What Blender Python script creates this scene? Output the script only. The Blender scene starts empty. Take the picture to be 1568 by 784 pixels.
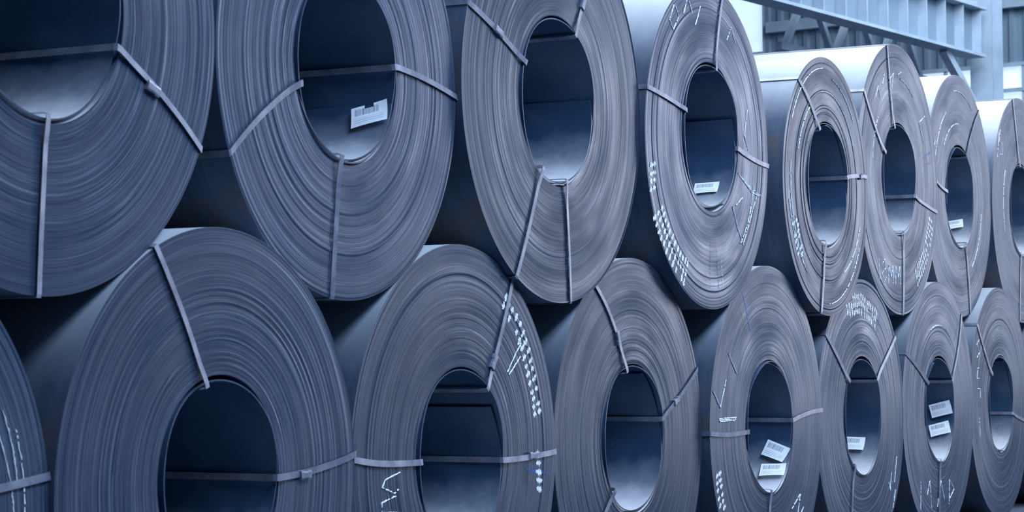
import bpy, math, random
from mathutils import Vector, Matrix
random.seed(7)
sc=bpy.context.scene
F_PX=3279.1; PSI=1.0962; PIT=.0458; CD=4.3264; CH=1.3277; ROLL=-.0069
# ---------------- camera
Fv=Vector((math.sin(PSI)*math.cos(PIT),math.cos(PSI)*math.cos(PIT),math.sin(PIT)))
R0=Vector((math.cos(PSI),-math.sin(PSI),0)); U0=R0.cross(Fv)
Rv=R0*math.cos(ROLL)+U0*math.sin(ROLL); Uv=-R0*math.sin(ROLL)+U0*math.cos(ROLL)
cam_d=bpy.data.cameras.new('camera'); cam=bpy.data.objects.new('camera',cam_d); sc.collection.objects.link(cam)
cam.matrix_world=Matrix((( Rv.x,Uv.x,-Fv.x,0),(Rv.y,Uv.y,-Fv.y,-CD),(Rv.z,Uv.z,-Fv.z,CH),(0,0,0,1)))
cam_d.sensor_width=36; cam_d.lens=36*F_PX/1568; cam_d.clip_end=500
cam_d.dof.use_dof=True; cam_d.dof.focus_distance=11.5; cam_d.dof.aperture_fstop=6.5
sc.camera=cam
# coil table: x, y(face), z, outer radius, bore radius, bore offset
K={'T0':[5.217,-0.022,2.422,0.907,0.393,0.022],'T1':[7.029,-0.004,2.413,0.876,0.377,0.023],'T2':[8.836,-0.029,2.491,0.933,0.394,-0.001],'T3':[10.643,-0.057,2.434,0.875,0.399,0.047],'T4':[12.501,-0.074,2.339,0.792,0.386,0.011],'T5':[14.249,0.005,2.507,0.929,0.390,-0.001],'T6':[16.103,0.094,2.514,0.926,0.400,-0.010],'T7':[17.980,0.084,2.509,0.948,0.396,-0.003],
'B0':[4.401,-0.011,0.857,0.858,0.390,0.000],'B1':[6.147,-0.030,0.887,0.889,0.362,0.015],
'B2':[7.945,0.001,0.897,0.897,0.384,-0.005],'B3':[9.747,0.011,0.902,0.902,0.372,0.002],'B4':[11.573,-0.027,0.912,0.912,0.386,-0.012],'B5':[13.384,0.008,0.899,0.899,0.39,0.011],'B6':[15.185,0.014,0.915,0.915,0.388,-0.008],'B7':[17.014,0.039,0.916,0.916,0.386,-0.01],'B8':[18.962,0.03,0.92,0.92,0.39,0.0]}

# ---------------- material helpers
def new_mat(name):
    m=bpy.data.materials.new(name); m.use_nodes=True; nt=m.node_tree
    b=nt.nodes['Principled BSDF']; return m,nt,b
def nd(nt,t,**kw):
    n=nt.nodes.new(t)
    for a,v in kw.items(): setattr(n,a,v)
    return n
def math_n(nt,op,a,b=None):
    n=nt.nodes.new('ShaderNodeMath'); n.operation=op
    for i,v in enumerate((a,b)):
        if v is None: continue
        if isinstance(v,(int,float)): n.inputs[i].default_value=v
        else: nt.links.new(v,n.inputs[i])
    return n.outputs[0]
def ramp(nt,fac,stops):
    r=nt.nodes.new('ShaderNodeValToRGB'); e=r.color_ramp.elements
    while len(e)<len(stops): e.new(.5)
    for el,(p,c) in zip(e,stops): el.position=p; el.color=(*c,1)
    nt.links.new(fac,r.inputs[0]); return r.outputs[0]
def noise(nt,vec,scale,detail=3,rough=.5):
    n=nt.nodes.new('ShaderNodeTexNoise'); n.inputs['Scale'].default_value=scale
    n.inputs['Detail'].default_value=detail; n.inputs['Roughness'].default_value=rough
    nt.links.new(vec,n.inputs['Vector']); return n.outputs['Fac']
def mixc(nt,fac,a,b,bt='MIX'):
    n=nt.nodes.new('ShaderNodeMix'); n.data_type='RGBA'; n.blend_type=bt
    for i,v in ((0,fac),(6,a),(7,b)):
        if isinstance(v,(int,float)): n.inputs[i].default_value=v
        elif isinstance(v,tuple): n.inputs[i].default_value=(*v,1)
        else: nt.links.new(v,n.inputs[i])
    return n.outputs[2]
def bump(nt,b,h,strength,dist=.01):
    n=nt.nodes.new('ShaderNodeBump'); n.inputs['Strength'].default_value=strength; n.inputs['Distance'].default_value=dist
    nt.links.new(h,n.inputs['Height']); nt.links.new(n.outputs[0],b.inputs['Normal'])

def edge_mat():
    m,nt,b=new_mat('coil_sheet_edges')
    tc=nd(nt,'ShaderNodeTexCoord'); oi=nd(nt,'ShaderNodeObjectInfo')
    sx=nd(nt,'ShaderNodeSeparateXYZ'); nt.links.new(tc.outputs['Object'],sx.inputs[0])
    x,z=sx.outputs[0],sx.outputs[2]
    r=math_n(nt,'SQRT',math_n(nt,'ADD',math_n(nt,'MULTIPLY',x,x),math_n(nt,'MULTIPLY',z,z)))
    nx=math_n(nt,'DIVIDE',x,r); nz=math_n(nt,'DIVIDE',z,r)
    off=math_n(nt,'MULTIPLY',oi.outputs['Random'],37.)
    def vec(k,F):
        c=nd(nt,'ShaderNodeCombineXYZ')
        nt.links.new(math_n(nt,'ADD',math_n(nt,'MULTIPLY',nx,k),off),c.inputs[0]); nt.links.new(math_n(nt,'MULTIPLY',nz,k),c.inputs[1])
        nt.links.new(math_n(nt,'MULTIPLY',r,F),c.inputs[2]); return c.outputs[0]
    fine=noise(nt,vec(.9,420),1,1,.6)
    mid=noise(nt,vec(.7,150),1,2,.5)
    wide=noise(nt,vec(.5,14),1,2,.5)
    streak=noise(nt,vec(1.6,130),1,2,.6)
    zone=noise(nt,vec(1.4,9),1,2,.5)
    blot=noise(nt,tc.outputs['Object'],3.0,5,.65)
    s=math_n(nt,'ADD',math_n(nt,'ADD',math_n(nt,'MULTIPLY',fine,.64),math_n(nt,'MULTIPLY',mid,.20)),math_n(nt,'MULTIPLY',wide,.16))
    col=ramp(nt,s,[(.34,(.010,.022,.043)),(.45,(.029,.048,.085)),(.56,(.047,.071,.116)),(.66,(.14,.185,.26))])
    sk=ramp(nt,streak,[(.60,(0,0,0)),(.70,(1,1,1))])
    skz=math_n(nt,'MULTIPLY',sk,ramp(nt,zone,[(.42,(.08,.08,.08)),(.62,(.75,.75,.75))]))
    col=mixc(nt,skz,col,(.17,.21,.28))
    dk=ramp(nt,streak,[(.30,(1,1,1)),(.38,(0,0,0))])
    dkz=math_n(nt,'MULTIPLY',dk,ramp(nt,blot,[(.35,(.75,.75,.75)),(.6,(.3,.3,.3))]))
    col=mixc(nt,dkz,col,(.010,.02,.04))
    col=mixc(nt,math_n(nt,'MULTIPLY',ramp(nt,blot,[(.42,(0,0,0)),(.66,(1,1,1))]),.36),col,(.090,.100,.130))
    vv=math_n(nt,'ADD',math_n(nt,'MULTIPLY',oi.outputs['Random'],.4),.76)
    hs=nd(nt,'ShaderNodeHueSaturation'); nt.links.new(col,hs.inputs['Color']); nt.links.new(vv,hs.inputs['Value'])
    nt.links.new(hs.outputs[0],b.inputs['Base Color'])
    b.inputs['Metallic'].default_value=.4; b.inputs['Specular IOR Level'].default_value=.3
    nt.links.new(math_n(nt,'ADD',math_n(nt,'MULTIPLY',zone,-.55),.64),b.inputs['Roughness'])
    b.inputs['Anisotropic'].default_value=.6
    tg=nd(nt,'ShaderNodeTangent'); tg.direction_type='RADIAL'; tg.axis='Y'; nt.links.new(tg.outputs[0],b.inputs['Tangent'])
    bump(nt,b,s,.3,.002)
    return m
EDGE=edge_mat()
def side_mat():
    m,nt,b=new_mat('coil_outer_wrap')
    tc=nd(nt,'ShaderNodeTexCoord'); g=noise(nt,tc.outputs['Object'],2.5,5,.6)
    mp=nd(nt,'ShaderNodeMapping'); nt.links.new(tc.outputs['Object'],mp.inputs[0]); mp.inputs['Scale'].default_value=(1,9,1)
    st_=noise(nt,mp.outputs[0],2,4,.6)
    sx=nd(nt,'ShaderNodeSeparateXYZ'); nt.links.new(tc.outputs['Object'],sx.inputs[0])
    col=ramp(nt,st_,[(.3,(.045,.07,.12)),(.7,(.09,.125,.185))])
    ru=ramp(nt,g,[(.53,(0,0,0)),(.64,(1,1,1))])
    col=mixc(nt,math_n(nt,'MULTIPLY',ru,.5),col,(.15,.095,.065))
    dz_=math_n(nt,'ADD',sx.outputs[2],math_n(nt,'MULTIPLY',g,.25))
    lit_mask=ramp(nt,dz_,[(.45,(0,0,0)),(.90,(1,1,1))])  # paler towards the top: overhead light put into the wrap colour
    col=mixc(nt,lit_mask,col,(.44,.47,.51))
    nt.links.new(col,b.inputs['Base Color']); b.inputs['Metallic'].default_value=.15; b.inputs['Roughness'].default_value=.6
    bump(nt,b,g,.2,.01); return m
SIDE=side_mat()
def bore_mat():
    m,nt,b=new_mat('coil_bore_steel')
    tc=nd(nt,'ShaderNodeTexCoord'); g=noise(nt,tc.outputs['Object'],5,5,.65)
    sx=nd(nt,'ShaderNodeSeparateXYZ'); nt.links.new(tc.outputs['Object'],sx.inputs[0])
    col=ramp(nt,g,[(.3,(.022,.055,.115)),(.55,(.035,.075,.14)),(.75,(.065,.10,.155))])
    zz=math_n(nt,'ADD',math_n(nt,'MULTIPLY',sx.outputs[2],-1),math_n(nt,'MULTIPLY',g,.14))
    lit_mask=ramp(nt,zz,[(.18,(0,0,0)),(.28,(.2,.2,.2)),(.42,(1,1,1))])  # paler bore bottom: light falling in from above, put into the colour
    col=mixc(nt,lit_mask,col,(.74,.73,.75))
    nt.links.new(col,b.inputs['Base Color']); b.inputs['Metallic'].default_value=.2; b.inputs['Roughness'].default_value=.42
    bump(nt,b,g,.1,.01); return m
BORE=bore_mat()
def strap_mat():
    m,nt,b=new_mat('strap_steel')
    tc=nd(nt,'ShaderNodeTexCoord'); g=noise(nt,tc.outputs['Object'],9,3,.6)
    col=ramp(nt,g,[(.35,(.13,.145,.20)),(.65,(.28,.285,.34))])
    nt.links.new(col,b.inputs['Base Color']); b.inputs['Metallic'].default_value=.35; b.inputs['Roughness'].default_value=.38; return m
STRAP=strap_mat()
def plain(name,c,rough=.7,metal=0,var=.15,scale=8):
    m,nt,b=new_mat(name); tc=nd(nt,'ShaderNodeTexCoord'); g=noise(nt,tc.outputs['Object'],scale,4,.6)
    col=ramp(nt,g,[(.3,tuple(v*(1-var) for v in c)),(.7,tuple(min(1,v*(1+var)) for v in c))])
    nt.links.new(col,b.inputs['Base Color']); b.inputs['Roughness'].default_value=rough; b.inputs['Metallic'].default_value=metal; return m
CHALK=plain('chalk',(.80,.84,.92),.9,0,.2,30)
GLINT=plain('white_glint',(.93,.95,.98),.6,0,.05,30)  # pale colour standing in for window glints on the winding edges
BLUEG=plain('blue_reflection',(.04,.13,.40),.5,0,.3,30)  # blue part of the iridescent reflections, given as colour
ORANGEG=plain('orange_reflection',(.22,.11,.09),.5,0,.3,30)  # orange part of the same painted reflections
def label_mat():
    m,nt,b=new_mat('paper_label'); uv=nd(nt,'ShaderNodeTexCoord'); s=nd(nt,'ShaderNodeSeparateXYZ'); nt.links.new(uv.outputs['UV'],s.inputs[0])
    U,V=s.outputs[0],s.outputs[1]
    nb=nd(nt,'ShaderNodeTexNoise'); nb.noise_dimensions='1D'; nb.inputs['Scale'].default_value=1; nb.inputs['Detail'].default_value=0
    nt.links.new(math_n(nt,'MULTIPLY',U,60.),nb.inputs['W'])
    bars=math_n(nt,'GREATER_THAN',nb.outputs['Fac'],.5)
    def rng(v,a,b_): return math_n(nt,'MULTIPLY',math_n(nt,'GREATER_THAN',v,a),math_n(nt,'LESS_THAN',v,b_))
    zone=math_n(nt,'MULTIPLY',rng(U,.1,.75),rng(V,.55,.88))
    lines=math_n(nt,'MULTIPLY',math_n(nt,'MULTIPLY',rng(U,.08,.9),rng(V,.1,.42)),math_n(nt,'GREATER_THAN',math_n(nt,'FRACT',math_n(nt,'MULTIPLY',V,9.)),.62))
    f=math_n(nt,'MAXIMUM',math_n(nt,'MULTIPLY',zone,bars),math_n(nt,'MULTIPLY',lines,.5))
    nt.links.new(mixc(nt,f,(.93,.94,.97),(.2,.22,.28)),b.inputs['Base Color']); b.inputs['Roughness'].default_value=.6; return m
LABEL=label_mat()

def mesh_obj(name,V,Fc,mats,parent=None,loc=None,smooth=True,midx=None,uvs=None):
    me=bpy.data.meshes.new(name); me.from_pydata(V,[],Fc)
    for m in mats: me.materials.append(m)
    if midx is not None: me.polygons.foreach_set('material_index',midx)
    if smooth: me.polygons.foreach_set('use_smooth',[True]*len(Fc))
    if uvs:
        l=me.uv_layers.new(name='UVMap')
        for p in me.polygons:
            for li in p.loop_indices: l.data[li].uv=uvs[me.loops[li].vertex_index]
    me.update(); o=bpy.data.objects.new(name,me); sc.collection.objects.link(o)
    if parent: o.parent=parent
    if loc: o.location=loc
    return o

SEG=224
def build_coil(key,straps,labels,chalks,glints,length=1.5,seed=0,sheen=()):
    x,y,z,R,r,dz=K[key]
    rng=random.Random(seed)
    root=bpy.data.objects.new('steel_coil',None); root.empty_display_size=.3; sc.collection.objects.link(root); root.location=(x,y,z)
    nr=110; prof=[]
    off=0
    for i in range(nr+1):
        t=i/nr
        if rng.random()<.25: off=rng.uniform(-.0006,.0006)
        if rng.random()<.03: off=rng.uniform(-.003,.001)
        prof.append((t,off+rng.uniform(-.0002,.0002),rng.uniform(0,.0005),rng.uniform(0,6.28)))
    V=[];Fc=[];mi=[]
    ph1,ph2=rng.uniform(0,6),rng.uniform(0,6)
    def outer(a): return R*(1-.003*(1+math.sin(3*a+ph1))/2)
    rings=[]
    def addring(fn):
        b=len(V)
        for s in range(SEG):
            a=2*math.pi*s/SEG; V.append(fn(a))
        rings.append(b)
    for (t,o_,am,ph) in prof:
        def fn(a,t=t,o_=o_,am=am,ph=ph):
            rr=r+(outer(a)-r)*t
            zc=dz*(1-t)
            return (rr*math.cos(a),o_+am*math.sin(a+ph),rr*math.sin(a)+zc)
        addring(fn)
    nf=len(rings)
    addring(lambda a:(outer(a)*math.cos(a)*1.0,.012,outer(a)*math.sin(a)))
    addring(lambda a:(outer(a)*math.cos(a),length-.01,outer(a)*math.sin(a)))
    addring(lambda a:((R-.01)*math.cos(a),length,(R-.01)*math.sin(a)))
    addring(lambda a:((r+.005)*math.cos(a),length,(r+.005)*math.sin(a)+dz))
    addring(lambda a:(r*math.cos(a),length-.01,r*math.sin(a)+dz))
    addring(lambda a:(r*math.cos(a),.012,r*math.sin(a)+dz))
    order=rings+[rings[0]]
    for k in range(len(order)-1):
        a0,b0=order[k],order[k+1]
        m=0 if k<nf-1 else (1 if k<=nf else (0 if k<=nf+2 else 2))
        for s in range(SEG):
            s2=(s+1)%SEG; Fc.append((a0+s,b0+s,b0+s2,a0+s2)); mi.append(m)
    body=mesh_obj('coil_body',V,Fc,[EDGE,SIDE,BORE],root,midx=mi)
    body.data.set_sharp_from_angle(angle=math.radians(50))
    # loose inner spiral wrap
    V=[];Fc=[];n=150; a0=rng.uniform(0,6.28); span=math.radians(rng.uniform(430,560)); th_=.006
    mi=[]
    for i in range(n+1):
        t=i/n; a=a0+span*t; rr=r-.006-.026*(t**1.5)*(1 if key in('B5','B1','T3') else .6)
        yy=-.006+.010*math.sin(2.5*a)+.01*t
        for (q,yo) in ((0,0),(th_,0),(th_,1.2),(0,1.2)):
            V.append(((rr-q)*math.cos(a),yy+yo,(rr-q)*math.sin(a)+dz))
    for i in range(n):
        b=i*4
        for j in range(4): Fc.append((b+j,b+4+j,b+4+(j+1)%4,b+(j+1)%4)); mi.append(1 if j==0 else 0)
    Fc+= [(0,1,2,3),(n*4+3,n*4+2,n*4+1,n*4)]; mi+=[0,0]
    w=mesh_obj('inner_wrap',V,Fc,[BORE,EDGE],root,midx=mi)
    w.data.set_sharp_from_angle(angle=math.radians(40))
    # straps
    for si,(a1,a2,*seal) in enumerate(straps):
        a1=math.radians(a1); a2=math.radians(a2)
        if a2-a1>math.pi:a2-=2*math.pi
        if a1-a2>math.pi:a2+=2*math.pi
        path=[]; ri=r-.034; ro=R+.004; fy=-.006
        bow=rng.uniform(-.012,.012)
        for yy in (length-.05,length*.5,.05,.0): path.append((ri,a1,yy))
        path.append((ri+.004,a1,-.014))
        nn=14
        for i in range(nn+1):
            t=i/nn; path.append((ri+.02+(ro-.01-ri-.02)*t,a1+(a2-a1)*t+bow*math.sin(math.pi*t),fy-.008*max(0,1-t*6)-.0015*math.sin(math.pi*t)))
        path.append((ro,a2,fy*.7))
        for yy in (.02,length*.5,length-.02,length+.01): path.append((ro,a2,yy))
        path.append((ro-.02,a2,length+.012)); path.append((ri+.01,a1,length+.012)); path.append((ri,a1,length-.0))
        V=[];Fc=[]; wd=.0125
        tw=rng.uniform(-.002,.002)
        for i,(rr,a,yy) in enumerate(path):
            px=rr*math.cos(a); pz=rr*math.sin(a)+dz*max(0,1-(rr-r)/(R-r) if rr>r else 1)
            tx,tz=-math.sin(a),math.cos(a)
            V.append((px-tx*wd,yy+tw,pz-tz*wd)); V.append((px+tx*wd,yy-tw,pz+tz*wd))
        for i in range(len(path)-1): Fc.append((2*i,2*i+1,2*i+3,2*i+2))
        so=mesh_obj('strap_%d'%(si+1),V,Fc,[STRAP],root,smooth=False)
        md=so.modifiers.new('thick','SOLIDIFY'); md.thickness=.0025; md.offset=0
        for t in seal:
            rr=ri+(ro-ri)*t; a=a1+(a2-a1)*t+bow*math.sin(math.pi*t)
            er=Vector((math.cos(a),0,math.sin(a))); et=Vector((-math.sin(a),0,math.cos(a))); c=er*rr+Vector((0,fy-.005,0))
            V=[]
            L=.035; W=.017
            prof2=[(-W,.010),(-W,-.002),(-W*.6,-.005),(W*.6,-.005),(W,-.002),(W,.010)]
            for l in (-L,-L*.35,-L*.3,L*.3,L*.35,L):
                kx=.86 if abs(l)<L*.32 else 1
                for (pw,py) in prof2: V.append(tuple(c+er*l+et*pw*kx+Vector((0,py,0))))
            Fc=[]
            for i in range(5):
                for j in range(6): Fc.append((i*6+j,i*6+(j+1)%6,(i+1)*6+(j+1)%6,(i+1)*6+j))
            Fc+=[tuple(range(6)),tuple(range(35,29,-1))]
            mesh_obj('strap_seal_%d'%(si+1),V,Fc,[STRAP],root,smooth=False)
    for li,(ang,dep,w_,h_,rot) in enumerate(labels):
        V=[];Fc=[];UV=[];nx_,ny_=8,6; rr=r-.040
        for j in range(ny_+1):
            for i in range(nx_+1):
                u,v=i/nx_,j/ny_; du=(u-.5)*w_; dv=(v-.5)*h_
                c_,s_=math.cos(rot),math.sin(rot); d=du*c_-dv*s_; e=du*s_+dv*c_
                a=math.radians(ang)+e/rr; q=rr-.004*math.sin(3*u+2*v)-.003
                V.append((q*math.cos(a),dep-d,q*math.sin(a)+dz)); UV.append((u,v))
        for j in range(ny_):
            for i in range(nx_):
                if li==0 and key=='T1' and j==ny_-1 and i in (3,4): continue
                b=j*(nx_+1)+i; Fc.append((b,b+1,b+nx_+2,b+nx_+1))
        mesh_obj('paper_label_%d'%(li+1),V,Fc,[LABEL],root,uvs=UV)
    if chalks:
        cu=bpy.data.curves.new('chalk_marks','CURVE'); cu.dimensions='3D'; cu.bevel_depth=.0038; cu.bevel_resolution=0
        for pts in chalks:
            P=[]
            for a,b in zip(pts[:-1],pts[1:]):
                nn=max(3,int(math.hypot(b[0]-a[0],b[1]-a[1])/.009))
                for q in range(nn):
                    t=q/nn; P.append((a[0]+(b[0]-a[0])*t+rng.uniform(-.0018,.0018),a[1]+(b[1]-a[1])*t+rng.uniform(-.0018,.0018)))
            P.append(pts[-1])
            runs=[[]]
            for p in P:
                runs[-1].append(p)
                if rng.random()<.12 and len(runs[-1])>1: runs.append([])
            for run in runs:
                if len(run)<2: continue
                sp=cu.splines.new('POLY'); sp.points.add(len(run)-1)
                for q,p in zip(sp.points,run): q.co=(p[0],-.0012,p[1],1); q.radius=rng.uniform(.5,1.25)
        co=bpy.data.objects.new('chalk_marks',cu); sc.collection.objects.link(co); co.parent=root; cu.materials.append(CHALK)
    # painted glints: bundles of very thin arcs lying along the winding edges
    def glint_arc(V,Fc,rad,a,hl,y0=-.0022,wr=(.0008,.0020)):
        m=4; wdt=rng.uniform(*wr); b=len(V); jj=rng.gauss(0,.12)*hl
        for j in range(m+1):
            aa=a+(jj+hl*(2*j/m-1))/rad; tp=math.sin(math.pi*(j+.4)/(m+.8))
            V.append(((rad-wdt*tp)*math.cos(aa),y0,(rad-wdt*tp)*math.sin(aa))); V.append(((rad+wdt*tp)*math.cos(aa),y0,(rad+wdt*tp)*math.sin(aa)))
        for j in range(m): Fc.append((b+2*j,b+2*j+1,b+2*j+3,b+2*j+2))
    if glints:
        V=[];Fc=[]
        for (path,width,cols) in glints:
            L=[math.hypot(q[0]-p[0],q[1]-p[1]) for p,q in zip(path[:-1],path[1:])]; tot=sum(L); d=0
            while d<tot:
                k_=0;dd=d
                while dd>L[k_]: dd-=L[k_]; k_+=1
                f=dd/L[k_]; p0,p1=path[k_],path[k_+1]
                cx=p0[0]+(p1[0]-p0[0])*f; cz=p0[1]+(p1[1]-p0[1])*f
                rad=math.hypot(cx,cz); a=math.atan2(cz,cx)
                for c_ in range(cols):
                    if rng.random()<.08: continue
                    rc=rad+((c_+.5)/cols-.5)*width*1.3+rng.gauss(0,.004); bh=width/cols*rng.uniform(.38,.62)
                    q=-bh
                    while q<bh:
                        glint_arc(V,Fc,rc+q,a+rng.gauss(0,.003),rng.uniform(.008,.018)*math.sqrt(max(.1,1-(q/bh)**2)),-.0022,(.0012,.0024))
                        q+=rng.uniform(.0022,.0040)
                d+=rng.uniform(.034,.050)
        mesh_obj('painted_glints',V,Fc,[GLINT],root,smooth=False)
    for (mat,nm,r0,r1,ang,hw) in sheen:  # iridescent reflections laid on the face as coloured arcs
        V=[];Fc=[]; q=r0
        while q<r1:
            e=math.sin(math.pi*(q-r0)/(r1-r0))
            if rng.random()<.85: glint_arc(V,Fc,q,math.radians(ang)+rng.gauss(0,.004),hw*(.4+.6*e)*rng.uniform(.5,1.2),-.0018)
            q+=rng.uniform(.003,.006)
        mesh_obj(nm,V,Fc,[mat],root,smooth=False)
    return root

def arc(rad,a0,a1,n=5,rad2=None):
    rad2=rad2 or rad
    return [((rad+(rad2-rad)*i/(n-1))*math.cos(math.radians(a0+(a1-a0)*i/(n-1))),(rad+(rad2-rad)*i/(n-1))*math.sin(math.radians(a0+(a1-a0)*i/(n-1)))) for i in range(n)]
ST={'T0':[(-18,-25,.4),(-90,-92),(100,98)],'T1':[(-164,-155),(7,0),(-100,-98)],'T2':[(158,159,.5),(62,61,.35),(-119,-118),(-80,-83)],
'T3':[(163,165),(80,77),(-5,-3)],'T4':[(116,130),(11,8,.7),(-101,-101)],'T5':[(154,145),(109,105),(-15,-11),(-81,-88)],
'T6':[(177,169),(60,50),(-70,-75)],'T7':[(100,105),(-100,-98)],'B0':[(8,7),(110,110)],'B1':[(107,115),(-2,4,.35)],'B2':[(53,58,.25),(180,178),(-4,-1,.55)],
'B3':[(106,121,.35),(15,22,.4),(-136,-137)],'B4':[(-178,-179),(5,4),(-93,-97)],'B5':[(141,143),(39,36),(-122,-108)],'B6':[(148,154),(34,48),(-95,-95)],
'B7':[(140,138),(-14,-12)],'B8':[(100,100),(-40,-40)]}
LB={'T1':[(-26,.08,.16,.10,.25)],'T3':[(-45,.13,.14,.09,.1)],'T6':[(-32,.12,.12,.08,.2)],'B4':[(-26,.08,.15,.10,-.35),(-48,.07,.15,.1,.1)],
'B5':[(-33,.16,.15,.1,0)],'B6':[(-1,.09,.16,.1,.25),(-26,.09,.15,.1,.3)]}
CHK={'B4':[[(-.63,.41),(-.51,.30)],[(-.67,.27),(-.76,.12),(-.86,.21)],[(-.78,.06),(-.52,.06)],[(-.78,.052),(-.52,.05)],[(-.77,.045),(-.55,.043)],[(.2,-.6),(.3,-.55),(.25,-.7)],[(.35,-.5),(.5,-.42),(.42,-.6),(.55,-.5)]],
'B2':[[(-.52,-.04),(-.63,-.06),(-.66,-.09),(-.56,-.12),(-.52,-.10)],[(-.55,-.13),(-.66,-.15),(-.66,-.19),(-.52,-.2)],[(.42,.35),(.5,.43),(.56,.48)],[(.44,.34),(.55,.42)]],
'T3':[[(.40,-.12),(.52,-.17),(.66,-.22),(.75,-.22)],[(.42,-.13),(.6,-.21),(.72,-.23)],[(.41,-.125),(.55,-.175),(.70,-.215)],[(.31,-.31),(.38,-.42),(.47,-.52)],[(.47,-.50),(.68,-.23)],[(.36,-.30),(.46,-.25)],[(.55,.25),(.5,.1),(.56,.02)],[(-.55,.60),(-.48,.7),(-.42,.64),(-.5,.56),(-.56,.62)],[(-.36,.66),(-.3,.76),(-.24,.68)],[(-.2,.62),(-.12,.74)],[(.25,.6),(.32,.68),(.38,.6)],
  arc(.66,-15,-50,9)],
'T5':[[(-.49,-.56),(-.47,-.7)],[(-.42,-.6),(-.36,-.56),(-.34,-.62),(-.42,-.66),(-.38,-.72),(-.33,-.68)],[(-.28,-.72),(-.27,-.6),(-.22,-.68),(-.18,-.6),(-.17,-.72)],[(-.12,-.72),(-.11,-.6),(-.06,-.68),(-.02,-.6),(-.01,-.72)],
   [(-.51,.51),(-.45,.6),(-.4,.52)],[(-.35,.62),(-.3,.7)],[(-.2,.66),(-.1,.72),(-.14,.62)],[(0,.72),(.09,.75)],[(.6,.3),(.5,.44),(.65,.5)],arc(.6,140,170,8),arc(.7,60,85,8)],
'T7':[[(-.77,.39),(-.7,.6)],[(-.68,.42),(-.6,.42),(-.62,.52),(-.7,.52),(-.66,.62),(-.55,.6)],arc(.6,150,200,9)],
'T4':[arc(.70,190,235,12,.66),arc(.62,200,225,7),arc(.68,40,80,10),arc(.55,120,160,8),arc(.6,-60,-20,10,.66),arc(.72,95,150,12),arc(.66,170,230,14),arc(.58,30,100,14),arc(.72,-90,-30,14,.7)],
'T6':[arc(.7,120,170,10),arc(.62,-60,-10,10),arc(.8,60,100,8),arc(.75,150,200,10),arc(.55,90,140,8)],
'B7':[[(-.62,.5),(-.7,.46),(-.62,.40),(-.7,.36)],[(-.62,.28),(-.68,.28),(-.71,.2),(-.64,.2)],[(-.70,.12),(-.62,.12),(-.62,.05)],[(-.66,-.1),(-.64,-.25)]],
'B5':[[(.53,-.44),(.56,-.5),(.60,-.38)],[(.66,-.45),(.72,-.28)],[(.62,-.62),(.68,-.5)]],
'B6':[[(-.50,-.50),(-.52,-.7)],[(-.35,-.6),(-.28,-.5),(-.25,-.7)],[(-.1,-.7),(0,-.52),(.08,-.66)],[(.2,-.7),(.22,-.52),(.34,-.6),(.22,-.66)],arc(.6,60,110,8)],
'B0':[arc(.71,26,6,9),arc(.66,24,0,9,.69),arc(.74,20,-10,9)],
'B1':[arc(.7,200,215,5)]}
GLT={'T3':[([(-.78,-.16),(-.79,-.29)],.07,2),([(-.72,-.40),(-.63,-.50),(-.50,-.62),(-.36,-.70)],.12,3)],
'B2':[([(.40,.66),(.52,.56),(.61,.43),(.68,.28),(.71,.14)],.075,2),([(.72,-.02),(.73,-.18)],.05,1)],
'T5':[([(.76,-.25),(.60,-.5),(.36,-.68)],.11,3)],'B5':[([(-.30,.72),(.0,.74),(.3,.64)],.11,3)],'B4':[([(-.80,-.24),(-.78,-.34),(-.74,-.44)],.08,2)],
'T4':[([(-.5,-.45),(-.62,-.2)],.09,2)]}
SHN={'T3':[(BLUEG,'blue_sheen_streak',.55,.80,-83,.009),(ORANGEG,'orange_sheen_streak',.50,.80,-92,.006),(GLINT,'white_sheen_streak',.60,.78,-78,.004)],
'B4':[(BLUEG,'blue_sheen_streak',.60,.86,118,.014),(ORANGEG,'orange_sheen_streak',.62,.82,124,.006)],
'B2':[(BLUEG,'blue_sheen_streak',.60,.84,-8,.012)],'T5':[(BLUEG,'blue_sheen_streak',.60,.86,18,.012),(ORANGEG,'orange_sheen_streak',.60,.86,13,.006)],
'B5':[(BLUEG,'blue_sheen_streak',.60,.84,60,.012)],'T6':[(BLUEG,'blue_sheen_streak',.60,.84,-50,.012)],'B6':[(BLUEG,'blue_sheen_streak',.62,.84,50,.01)]}
for i,k in enumerate(K):
    build_coil(k,ST.get(k,[]),LB.get(k,[]),CHK.get(k),GLT.get(k),seed=i*13+5,sheen=SHN.get(k,()))

# ---------------- building
def box(name,size,loc,mat,rz=0,parent=None,bev=0):
    sx,sy,sz=[s/2 for s in size]
    V=[(a*sx,b*sy,c*sz) for a in(-1,1) for b in(-1,1) for c in(-1,1)]
    Fc=[(0,1,3,2),(4,6,7,5),(0,4,5,1),(2,3,7,6),(0,2,6,4),(1,5,7,3)]
    o=mesh_obj(name,V,Fc,[mat],parent,smooth=False); o.location=loc; o.rotation_euler[2]=rz
    return o
FLOOR=plain('concrete_floor',(.07,.09,.13),.8,0,.3,1.5)
CLAD=plain('painted_cladding',(.19,.26,.34),.55,.1,.12,.6)
STEELP=plain('painted_structural_steel',(.38,.46,.56),.5,.1,.15,2)
box('floor',(100,60,.2),(15,5,-.1),FLOOR)
B=math.radians(-8.4); e1=Vector((math.cos(B),math.sin(B),0)); e2=Vector((-math.sin(B),math.cos(B),0))
P0=Vector((33.4,6.25,0))
def bp(s,t,z): return P0+e1*s+e2*t+Vector((0,0,z))
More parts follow.
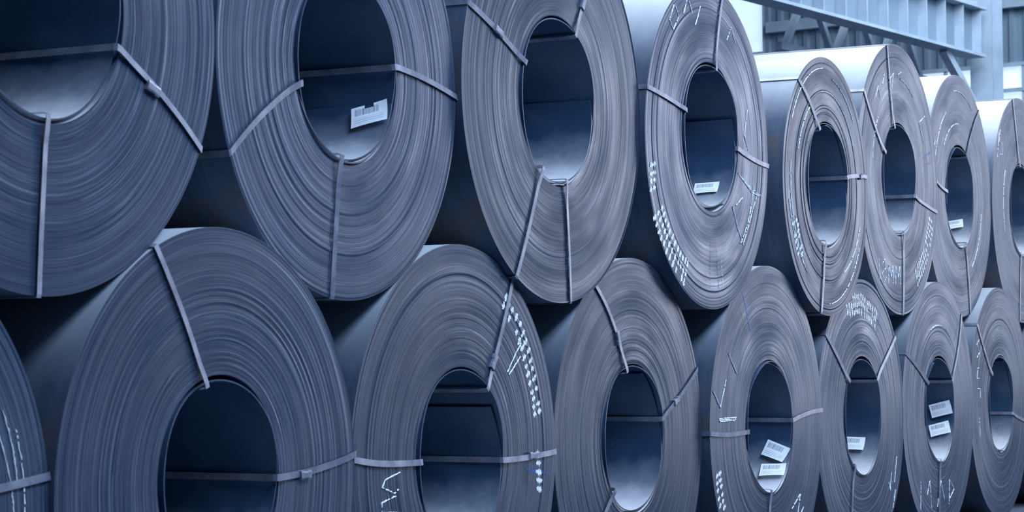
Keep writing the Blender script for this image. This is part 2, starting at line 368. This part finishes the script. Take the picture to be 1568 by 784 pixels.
def corrug(name,s,t0,t1,z0,z1):
    V=[];Fc=[];t=t0; pitch=.30
    prof=[(0,0),(.10,0),(.13,.06),(.22,.06),(.25,0)]
    pts=[]
    while t<t1:
        for a,b in prof:
            if t+a<=t1: pts.append((t+a,b))
        t+=pitch
    pts.append((t1,0))
    for (t,b) in pts:
        for z in (z0,z1): V.append(tuple(bp(s-b,t,z)))
    for i in range(len(pts)-1): Fc.append((2*i,2*i+1,2*i+3,2*i+2))
    return mesh_obj(name,V,Fc,[CLAD],smooth=False)
root_w=bpy.data.objects.new('wall_end',None); sc.collection.objects.link(root_w)
WS=8
wt0,wt1=6.35,8.0
for n,(a,b,c,d) in enumerate([(-14,wt0,6.9,13),(-14,11,0,5.9),(wt1,11,5.9,13),(wt0,wt1,10.6,13),(wt0,wt1,5.9,7.6)]):
    o=corrug('cladding_%d'%n,WS,a,b,c,d); o.parent=root_w
GL,nt,b=new_mat('daylight_glass'); b.inputs['Base Color'].default_value=(.7,.8,.95,1); b.inputs['Roughness'].default_value=.3
b.inputs['Emission Color'].default_value=(.62,.80,1,1); b.inputs['Emission Strength'].default_value=.85
def window(name,t0,t1,z0,z1,mull):
    r_=bpy.data.objects.new(name,None); sc.collection.objects.link(r_)
    V=[tuple(bp(WS+.05,t,z)) for t,z in((t0,z0),(t1,z0),(t1,z1),(t0,z1))]
    mesh_obj('glass',V,[(0,1,2,3)],[GL],r_,smooth=False)
    k=int((t1-t0)/mull)
    for i in range(k+1):
        t=t0+(t1-t0)*i/k; box('mullion_%d'%i,(.08,.06,z1-z0),bp(WS-.02,t,(z0+z1)/2),STEELP,B,r_)
    for i,z in enumerate((z0,(z0+z1)/2,z1)): box('rail_%d'%i,(.1,t1-t0,.07),bp(WS-.04,(t0+t1)/2,z),STEELP,B,r_)
window('window_1',wt0,wt1,7.6,10.6,1.5)
window('window_2',-14,wt0,5.9,6.9,.8)
box('trim_1',(.2,20,.22),bp(WS-.15,-3.8,8.1),STEELP,B)
g=bpy.data.objects.new('crane_runway_girder',None); sc.collection.objects.link(g)
GZ=6.98
L=24; s0=4.2-L/2
box('top_flange',(L,.45,.05),bp(s0,0,GZ+.42),STEELP,B,g); box('bottom_flange',(L,.38,.05),bp(s0,0,GZ-.42),STEELP,B,g); box('web',(L,.03,.82),bp(s0,0,GZ),CLAD,B,g)
for i in range(32): box('stiffener_%d'%i,(.03,.36,.8),bp(4-i*.75,0,GZ),STEELP,B,g)
box('rail',(L,.08,.12),bp(s0,0,GZ+.5),STEELP,B,g)
box('lattice_chord',(5.5,.12,.12),bp(4.2-2.75,1.0,GZ-.75),STEELP,B,g)
def strut(name,p,q,w,mat,parent):
    d=q-p; m=(p+q)/2; o=box(name,(w,w,d.length),m,mat,0,parent); o.rotation_mode='QUATERNION'; o.rotation_quaternion=d.to_track_quat('Z','Y'); return o
for i in range(3):
    a=bp(4-i*1.7,1.0,GZ-.75); b_=bp(4-i*1.7-.85,1.0,GZ+.4); c_=bp(4-(i+1)*1.7,1.0,GZ-.75)
    strut('lattice_brace_%d'%(2*i),a,b_,.1,STEELP,g); strut('lattice_brace_%d'%(2*i+1),b_,c_,.1,STEELP,g)
strut('knee_brace',bp(4.3,0,5.5),bp(2.8,0,GZ-.45),.14,STEELP,g)
c=bpy.data.objects.new('steel_column',None); sc.collection.objects.link(c)
box('flange_1',(.04,.4,12),bp(4.4,0,6),STEELP,B,c); box('flange_2',(.04,.4,12),bp(4.9,0,6),STEELP,B,c); box('web',(.5,.03,12),bp(4.65,0,6),CLAD,B,c)
g2=bpy.data.objects.new('roof_truss',None); sc.collection.objects.link(g2)
box('lower_chord',(L,.2,.2),bp(s0,.5,8.9),STEELP,B,g2)
box('upper_chord',(L,.2,.2),bp(s0,.5,10.2),STEELP,B,g2)
for i in range(12): strut('brace_%d'%i,bp(4-i*1.8,.5,8.9 if i%2 else 10.2),bp(4-(i+1)*1.8,.5,10.2 if i%2 else 8.9),.12,STEELP,g2)
box('wall_back',(60,.2,13),bp(-22,11,6.5),CLAD,B)

# ---------------- light
w=bpy.data.worlds.new('world'); sc.world=w; w.use_nodes=True; nt=w.node_tree; bg=nt.nodes['Background']
bg.inputs[0].default_value=(.12,.36,.92,1); bg.inputs[1].default_value=.14
def area(name,loc,target,size,e,col):
    l=bpy.data.lights.new(name,'AREA'); l.shape='RECTANGLE'; l.size,l.size_y=size; l.energy=e; l.color=col
    o=bpy.data.objects.new(name,l); sc.collection.objects.link(o); o.location=loc
    o.rotation_euler=(Vector(target)-Vector(loc)).to_track_quat('-Z','Y').to_euler(); return o
area('overhead_light',(13.5,-6,10.5),(12.5,0,1.5),(26,3),3500,(.68,.82,1))
area('overhead_light',(17,2.5,11),(17,1.5,1.5),(16,3),1700,(.76,.88,1))
area('overhead_light',(7,-6,8.5),(6.5,0,2.5),(5,3),520,(.14,.46,1))  # added lamp that tints the left coils blue
area('low_front_fill',(28,-7,4),(14,0,1),(6,6),560,(.84,.86,1))  # added low fill lamp for the coil faces, no door modelled
area('overhead_light',tuple(bp(0,-5,12)),tuple(bp(5,1,6)),(8,5),1700,(.7,.86,1))  # added lamp to brighten the end wall and girder
sc.view_settings.view_transform='Standard'
